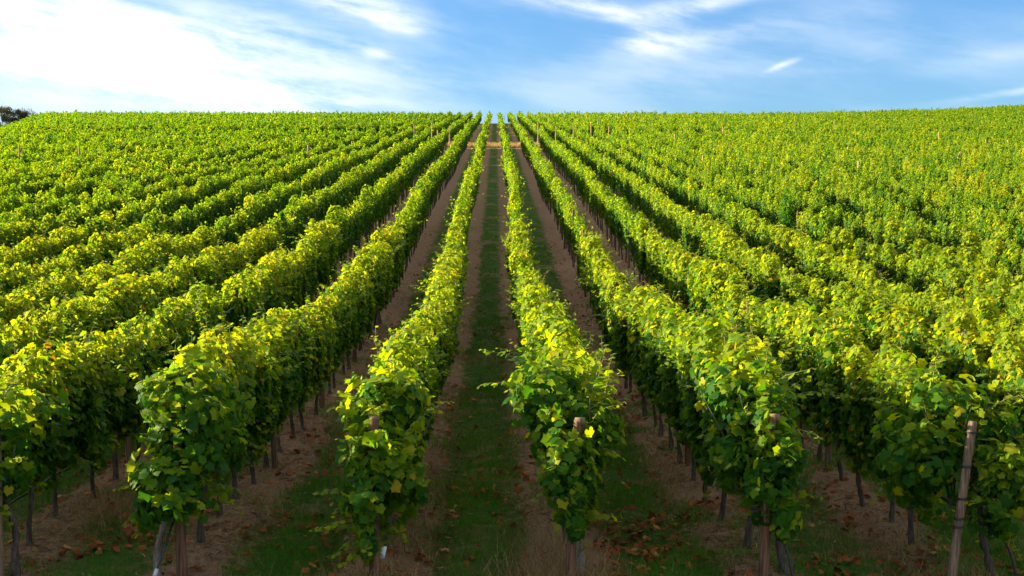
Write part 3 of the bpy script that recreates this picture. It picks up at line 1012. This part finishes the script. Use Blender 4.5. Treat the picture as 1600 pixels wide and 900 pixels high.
# ------------------------------------------------------------------ hoses, wires, small things
def row_tube(name, i, h, r, mat, y0, y1, sag, label, cat, head=None, dx=0.0, group=None, seed=0):
    rng = np.random.default_rng(700 + i * 7 + seed)
    ys = np.arange(y0, y1, .35)
    xs = row_x(i) + dx + .03 * np.sin(ys * .9 + i)
    zs = ground(xs, ys) + h - sag * np.abs(np.sin((ys - y0) * math.pi / (5 * VINE))) + rng.normal(0, .006, len(ys))
    path = np.stack([xs, ys, zs], 1)
    if head is not None:
        g0 = float(ground(row_x(i), y0))
        hd = np.array([(row_x(i) + a, y0 + b_, g0 + c) for a, b_, c in head])
        # smooth the bend
        full = np.concatenate([hd, path])
        t = np.arange(len(full)); tt = np.linspace(0, len(hd) + 2, (len(hd) + 2) * 6)
        sm = np.stack([np.interp(tt, t, full[:, q]) for q in range(3)], 1)
        kk = np.ones(7) / 7
        sm2 = np.stack([np.convolve(np.pad(sm[:, q], 3, mode='edge'), kk, 'valid') for q in range(3)], 1)
        path = np.concatenate([sm2, full[len(hd) + 3:]])
    V, fs = tube(path, r, 6)
    b = Bag(); b.add(V, fs)
    o = obj(name, b.mesh(name, [mat]))
    tag(o, label, cat, group)
    return o


G_HOSE = 'drip hoses along the rows'
HOSES = {
    -3: ([(.25, -.05, .55)], 'black drip hose at the trunks of the third row left of the central aisle', .52),
    0: ([(.03, -.40, -.02), (.02, -.38, .25), (-.02, -.30, .55)], 'black drip hose bending to the ground behind the cut-top end post', .60),
    1: ([(.20, -.45, -.02), (.18, -.42, .22), (.10, -.33, .45), (-.02, -.22, .60)], 'black drip hose curving down beside the brown end post', .66),
    2: ([(.46, -.42, -.02), (.44, -.42, .18), (.34, -.38, .45), (.16, -.34, .66), (-.04, -.32, .72)], 'thick black drip hose looping past the leaning tied post', .72),
}
for i, (head, lab, h) in HOSES.items():
    o = row_tube('drip_hose', i, h, .013 if i < 2 else .016, M_HOSE, Y_END + .1, Y_END + 22, .05, lab, 'hose', head, dx=-.10, group=G_HOSE)
    if i == 2:
        b = Bag(); g0 = float(ground(row_x(2), Y_END))
        b.add(*tube([(row_x(2) + .22, Y_END - .27, g0 + .62), (row_x(2) + .29, Y_END - .275, g0 + .56)], .024, 8))
        obj('connector', b.mesh('connector', [M_GREY]), o)
for i, hs in ((-3, (1.0, 1.35, 1.7)), (-2, (1.1,)), (-1, (1.1,)), (0, (1.1,)), (1, (1.1,)), (2, (1.1,))):
    for q, h in enumerate(hs):
        nm = ['lowest', 'middle', 'upper'][q] if len(hs) > 1 else 'thin'
        row_tube('trellis_wire', i, h, .003 if i != -3 else .004, M_WIRE, Y_END + .2, Y_END + 24, .01,
                 f"{nm} steel trellis wire strung through the {row_words(i)}", 'wire', dx=.05, group='trellis wires', seed=q)

b = Bag()
x, y = row_x(-1) + .09, Y_END - .30
z = float(ground(x, y))
w_, h_ = .028, .13
V = []
for dy in (0, -.004):
    for t in np.linspace(0, 1, 5):
        for sx in (-1, 1):
            V.append((x + sx * w_ * (1 - .25 * (t > .9)) + .03 * t, y + dy - .02 * math.sin(t * 2), z + .26 + h_ * t))
V = np.array(V)
Q = [(2 * a, 2 * a + 1, 2 * a + 3, 2 * a + 2) for a in range(4)] + [(10 + 2 * a, 12 + 2 * a, 13 + 2 * a, 11 + 2 * a) for a in range(4)]
for a in range(4):
    Q += [(2 * a, 2 * a + 2, 12 + 2 * a, 10 + 2 * a), (2 * a + 1, 11 + 2 * a, 13 + 2 * a, 2 * a + 3)]
Q += [(0, 10, 11, 1), (8, 9, 19, 18)]
b.add(V, np.array(Q))
t_ = obj('plant_tag', b.mesh('plant_tag', [M_WHITE], smooth=False))
tag(t_, 'white plastic tag hanging at the foot of the narrow cascading vine', 'tag')
b = Bag()
b.add(*tube([(x + .03, y - .01, z + .26 + h_ - .01), (x + .0, y + .05, z + .47), (x - .05, y + .12, z + .5)], .003, 5))
obj('string', b.mesh('string', [M_HOSE]), t_)

x, y = row_x(-2) - .13, Y_END - .45
z = float(ground(x, y))
b = Bag()
b.add(*tube([(x - .06, y - .12, z - .15), (x + .17, y + .35, z + .75)], .010, 8))
rod = obj('anchor_rod', b.mesh('anchor_rod', [M_HOSE]))
tag(rod, 'thin black slanting anchor rod between the pale trunk and reddish end post', 'anchor rod')
b = Bag()
b.add(*tube([(x - .005, y - .01, z + .07), (x + .015, y + .035, z + .15)], .02, 8))
obj('clamp', b.mesh('clamp', [M_GREY]), rod)

# ------------------------------------------------------------------ grass, straw, fallen leaves
def fbm(x, y, seed, f0):
    rng = np.random.default_rng(seed)
    v = np.zeros_like(x)
    for o_ in range(4):
        f = f0 * 1.9 ** o_
        for _ in range(3):
            a, p = rng.uniform(0, 6.28, 2)
            v += np.sin(f * (x * math.cos(a) + y * math.sin(a)) + p + 1.3 * np.sin(f * .6 * (y * math.cos(a) - x * math.sin(a)) + p)) / 1.5 ** o_
    return v / 4


def frustum_points(rng, n, z1, z2, power=1.0):
    """ground points spread over what the photo sees, thinning out with distance"""
    z = (z1 ** (1 - power) + rng.random(n) * (z2 ** (1 - power) - z1 ** (1 - power))) ** (1 / (1 - power)) if power != 1 else z1 * (z2 / z1) ** rng.random(n)
    y = yz(z)
    px_ = rng.uniform(-90, 1690, n)
    x = (px_ - 775) / 300 * z * S
    return x, y, z


def row_dist(x):
    return np.abs(((x - OFF + S / 2) % S) - S / 2)


def blades(name, x, y, h, w_, tint, rng, mat, lean=.35, label=None, cat=None, flat=False):
    n = len(x)
    z = ground(x, y) - .008
    a = rng.uniform(0, 6.28, n)
    side = np.stack([np.cos(a), np.sin(a), np.zeros(n)], 1)
    up = np.stack([rng.normal(0, lean, n), rng.normal(0, lean, n), np.full(n, .06 if flat else 1.0)], 1)
    up = unit(up)
    base = np.stack([x, y, z + (.015 if flat else 0)], 1)
    mid = base + up * (h * .55)[:, None]
    up2 = unit(up + np.stack([rng.normal(0, lean * 1.3, n), rng.normal(0, lean * 1.3, n), np.full(n, 0 if flat else -.15)], 1))
    tipp = mid + up2 * (h * .5)[:, None]
    hw = (w_ / 2)[:, None] * side
    V = np.stack([base - hw, base + hw, mid + hw * .8, mid - hw * .8, tipp], 1).reshape(-1, 3)
    o_ = (np.arange(n) * 5)[:, None]
    F4 = np.array([[0, 1, 2, 3]]) + o_
    F3 = np.array([[3, 2, 4]]) + o_
    me = mesh_from(name, V, [F4, F3], [mat], np.repeat(tint, 5))
    ob = obj(name, me)
    tag(ob, label, cat, kind='stuff')


rng = np.random.default_rng(21)
x, y, z = frustum_points(rng, 520000, .93, 4.6, 1.15)
d = row_dist(x)
dens = np.clip((d - .36 - .2 * np.clip((y - 17) / 25, 0, 1) + .22 * fbm(x, y, 5, 1.1)) / .16, 0, 1) * np.clip(1.25 + 1.1 * fbm(x, y, 6, .8), .05, 1)
keep = rng.random(len(x)) < dens
x, y, z, d = x[keep], y[keep], z[keep], d[keep]
h = rng.gamma(5, .014, len(x)) * np.clip(.9 + .9 * fbm(x, y, 8, 2.6), .25, 2.4) + .02
blades('grass', x, y, h, np.clip(.004 * z, .004, .014) * rng.uniform(.7, 1.4, len(x)),
       np.clip(rng.normal(.40, .18, len(x)) + .2 * fbm(x, y, 9, .9) + .3 * (rng.random(len(x)) < .06), 0, 1), rng, M_GRASS, .4,
       'short dark green grass growing in the aisles between vine rows', 'grass')
# low weeds under the vines
x, y, z = frustum_points(rng, 260000, .93, 3.0, 1.15)
d = row_dist(x)
keep = rng.random(len(x)) < np.clip(1.9 * fbm(x, y, 15, 1.6) - .22, 0, 1)
x, y, z = x[keep], y[keep], z[keep]
blades('weeds', x, y, rng.gamma(4, .02, len(x)) + .02, .007 * rng.uniform(.7, 1.5, len(x)) * np.maximum(1, z * .8), np.clip(rng.normal(.45, .2, len(x)), 0, 1), rng, M_GRASS, .5,
       'patchy green weeds on the brown soil under the vines', 'weeds')
# straw litter lying on the soil
x, y, z = frustum_points(rng, 420000, .93, 4.4, 1.2)
d = row_dist(x)
keep = rng.random(len(x)) < np.where(d < .75, .75, .14) * np.clip(.75 + .9 * fbm(x, y, 12, 1.4), .05, 1)
x, y, z = x[keep], y[keep], z[keep]
blades('straw_litter', x, y, rng.uniform(.04, .18, len(x)), (.003 + rng.gamma(1.2, .006, len(x))) * np.maximum(1, z * .8), np.clip(rng.normal(.30, .28, len(x)), 0, 1), rng, M_STRAW, .8,
       'dry straw and twigs littering the brown soil under the vines', 'litter', flat=True)
# tall dry grass: under the vines and at the row ends
xs, ys, hs = [], [], []
spots = [(row_x(0) - .18, Y_END - .25, .34, .45, 1500, .36), (row_x(0) - .30, Y_END + .2, .25, .8, 900, .3), (row_x(-1) - .15, Y_END - .40, .35, .2, 380, .4), (row_x(2) - .1, Y_END - .28, .4, .3, 1100, .18),
         (row_x(-3) + .55, Y_END + 2.6, .22, .5, 900, .3), (row_x(-1) + .3, Y_END + 4, .18, 1.8, 900, .26), (row_x(-1) + .3, Y_END + 1.2, .18, .8, 600, .25), (row_x(1) - .35, Y_END + 4.6, .2, .7, 600, .24), (row_x(2) - .6, Y_END + 1.2, .3, .6, 700, .22)]
for (cx, cy_, sx, sy, n, hh) in spots:
    xs.append(rng.normal(cx, sx, n)); ys.append(rng.normal(cy_, sy, n)); hs.append(hh * rng.uniform(.4, 1.25, n))
n = 26000
x, y, z = frustum_points(rng, n, .95, 4.5, 1.2)
keep = (row_dist(x) < .42) & (fbm(x, y, 31, 1.5) > .05)
xs.append(x[keep]); ys.append(y[keep]); hs.append(rng.uniform(.06, .24, keep.sum()))
x, y, h = np.concatenate(xs), np.concatenate(ys), np.concatenate(hs)
blades('dry_grass', x, y, h, np.full(len(x), .0045), np.clip(rng.normal(.5, .22, len(x)), 0, 1), rng, M_STRAW, .5,
       'tufts of tall dry straw grass around the vine trunks', 'dry grass')
# the sunlit dry grass on the cross track
n = 110000
x = rng.uniform(-60, 60, n); y = rng.uniform(GAP1 + .4, GAP2 - 2.5, n)
blades('track_grass', x, y, rng.uniform(.15, .55, n), rng.uniform(.03, .07, n), np.clip(rng.normal(.8, .2, n), 0, 1), rng, M_STRAW, .35,
       'golden dry grass in sunlight on the cross track up the hill', 'dry grass')

# fallen vine leaves
x, y, z = frustum_points(rng, 60000, .93, 4.2, 1.1)
d = row_dist(x)
aisle = np.floor((x - OFF) / S)
cl = fbm(x, y, 41, 1.9)
pr = np.where(aisle == 0, .26, np.where(aisle == -1, .21, .19)) * np.clip(2.6 * cl + .2, .16, 1.4)
pr = pr * np.where(d < .35, .7, 1.0)
keep = rng.random(len(x)) < pr
x, y = x[keep], y[keep]
n = len(x)
pos = np.stack([x, y, ground(x, y) + rng.uniform(.015, .06, n)], 1)
b = Bag()
add_leaves(b, rng, LOBED_V, LOBED_F, pos, rng.normal(0, .42, (n, 3)) + np.array([0, 0, 1.]), rng.normal(0, 1, (n, 3)), rng.uniform(.055, .12, n), np.clip(rng.normal(.55, .24, n), 0, 1), 3.2)
o = obj('fallen_leaves', b.mesh('fallen_leaves', [M_FALLEN]))
tag(o, 'curled orange-brown vine leaves fallen on grass and soil', 'fallen leaves', kind='stuff')
print('fallen', n)

# ------------------------------------------------------------------ shrubs on the crest at the left
def build_shrub(x, y, w_, h_, seed, label, tone):
    rng = np.random.default_rng(seed)
    root = obj('shrub', None, None, (x, y, float(terrain(x, y)) - .2))
    n = 15000
    b = Bag()
    k_ = 70
    c = np.stack([rng.normal(0, w_ * .42, k_), rng.normal(0, w_ * .35, k_), rng.uniform(0, .95, k_) ** 1.35 * h_], 1)
    c[:, :2] *= (1.25 - .85 * (c[:, 2:3] / h_))
    w = rng.integers(0, k_, n)
    v = unit(rng.normal(0, 1, (n, 3))) * (rng.random(n) ** .4)[:, None] * rng.uniform(.5, 1.15, k_)[w][:, None] * np.array([1, 1, .8])
    pos = c[w] + v
    tint = np.clip(rng.normal(tone, .14, n) + rng.normal(0, .16, k_)[w], 0, 1)
    add_leaves(b, rng, KITE_V, KITE_F, pos, rng.normal(0, 1, (n, 3)) + [0, 0, .5], rng.normal(0, 1, (n, 3)), rng.uniform(.10, .22, n), tint)
    for _ in range(90):                       # bare twigs that stick out
        a = c[rng.integers(k_)]
        e_ = a + unit(rng.normal(0, 1, 3) + [0, 0, 1.2]) * rng.uniform(.9, 1.7)
        b.add(*tube([a, (a + e_) / 2 + rng.normal(0, .06, 3), e_], [.04, .03, .012], 4), .8, 1)
    obj('crown', b.mesh('shrub_crown', [M_SHRUB, M_BARK]), root)
    b = Bag()
    for _ in range(6):
        e_ = np.array([rng.normal(0, w_ * .3), rng.normal(0, w_ * .3), h_ * .6])
        b.add(*tube([(rng.normal(0, .15), rng.normal(0, .15), -.3), e_ * .5 + rng.normal(0, .1, 3), e_], [.12, .08, .04], 6))
    obj('trunk', b.mesh('shrub_trunk', [M_BARK]), root)
    tag(root, label, 'shrub', 'shrubs at the top of the hill')


yb = float(yz(19.6))
px_x = lambda p: (p - 775) / 300 * 19.6 * S
build_shrub(px_x(-20), yb, 5.6, 8.5, 1, 'dark tall shrub cut by the left edge on the hilltop', .15)
build_shrub(px_x(10), yb + 1, 4.6, 6.4, 2, 'brownish half-bare shrub between the tall dark shrub and the lowest one', .55)
build_shrub(px_x(34), yb + 2, 4.0, 4.3, 3, 'low twiggy grey-green shrub where the hilltop shrubs meet the vines', .3)
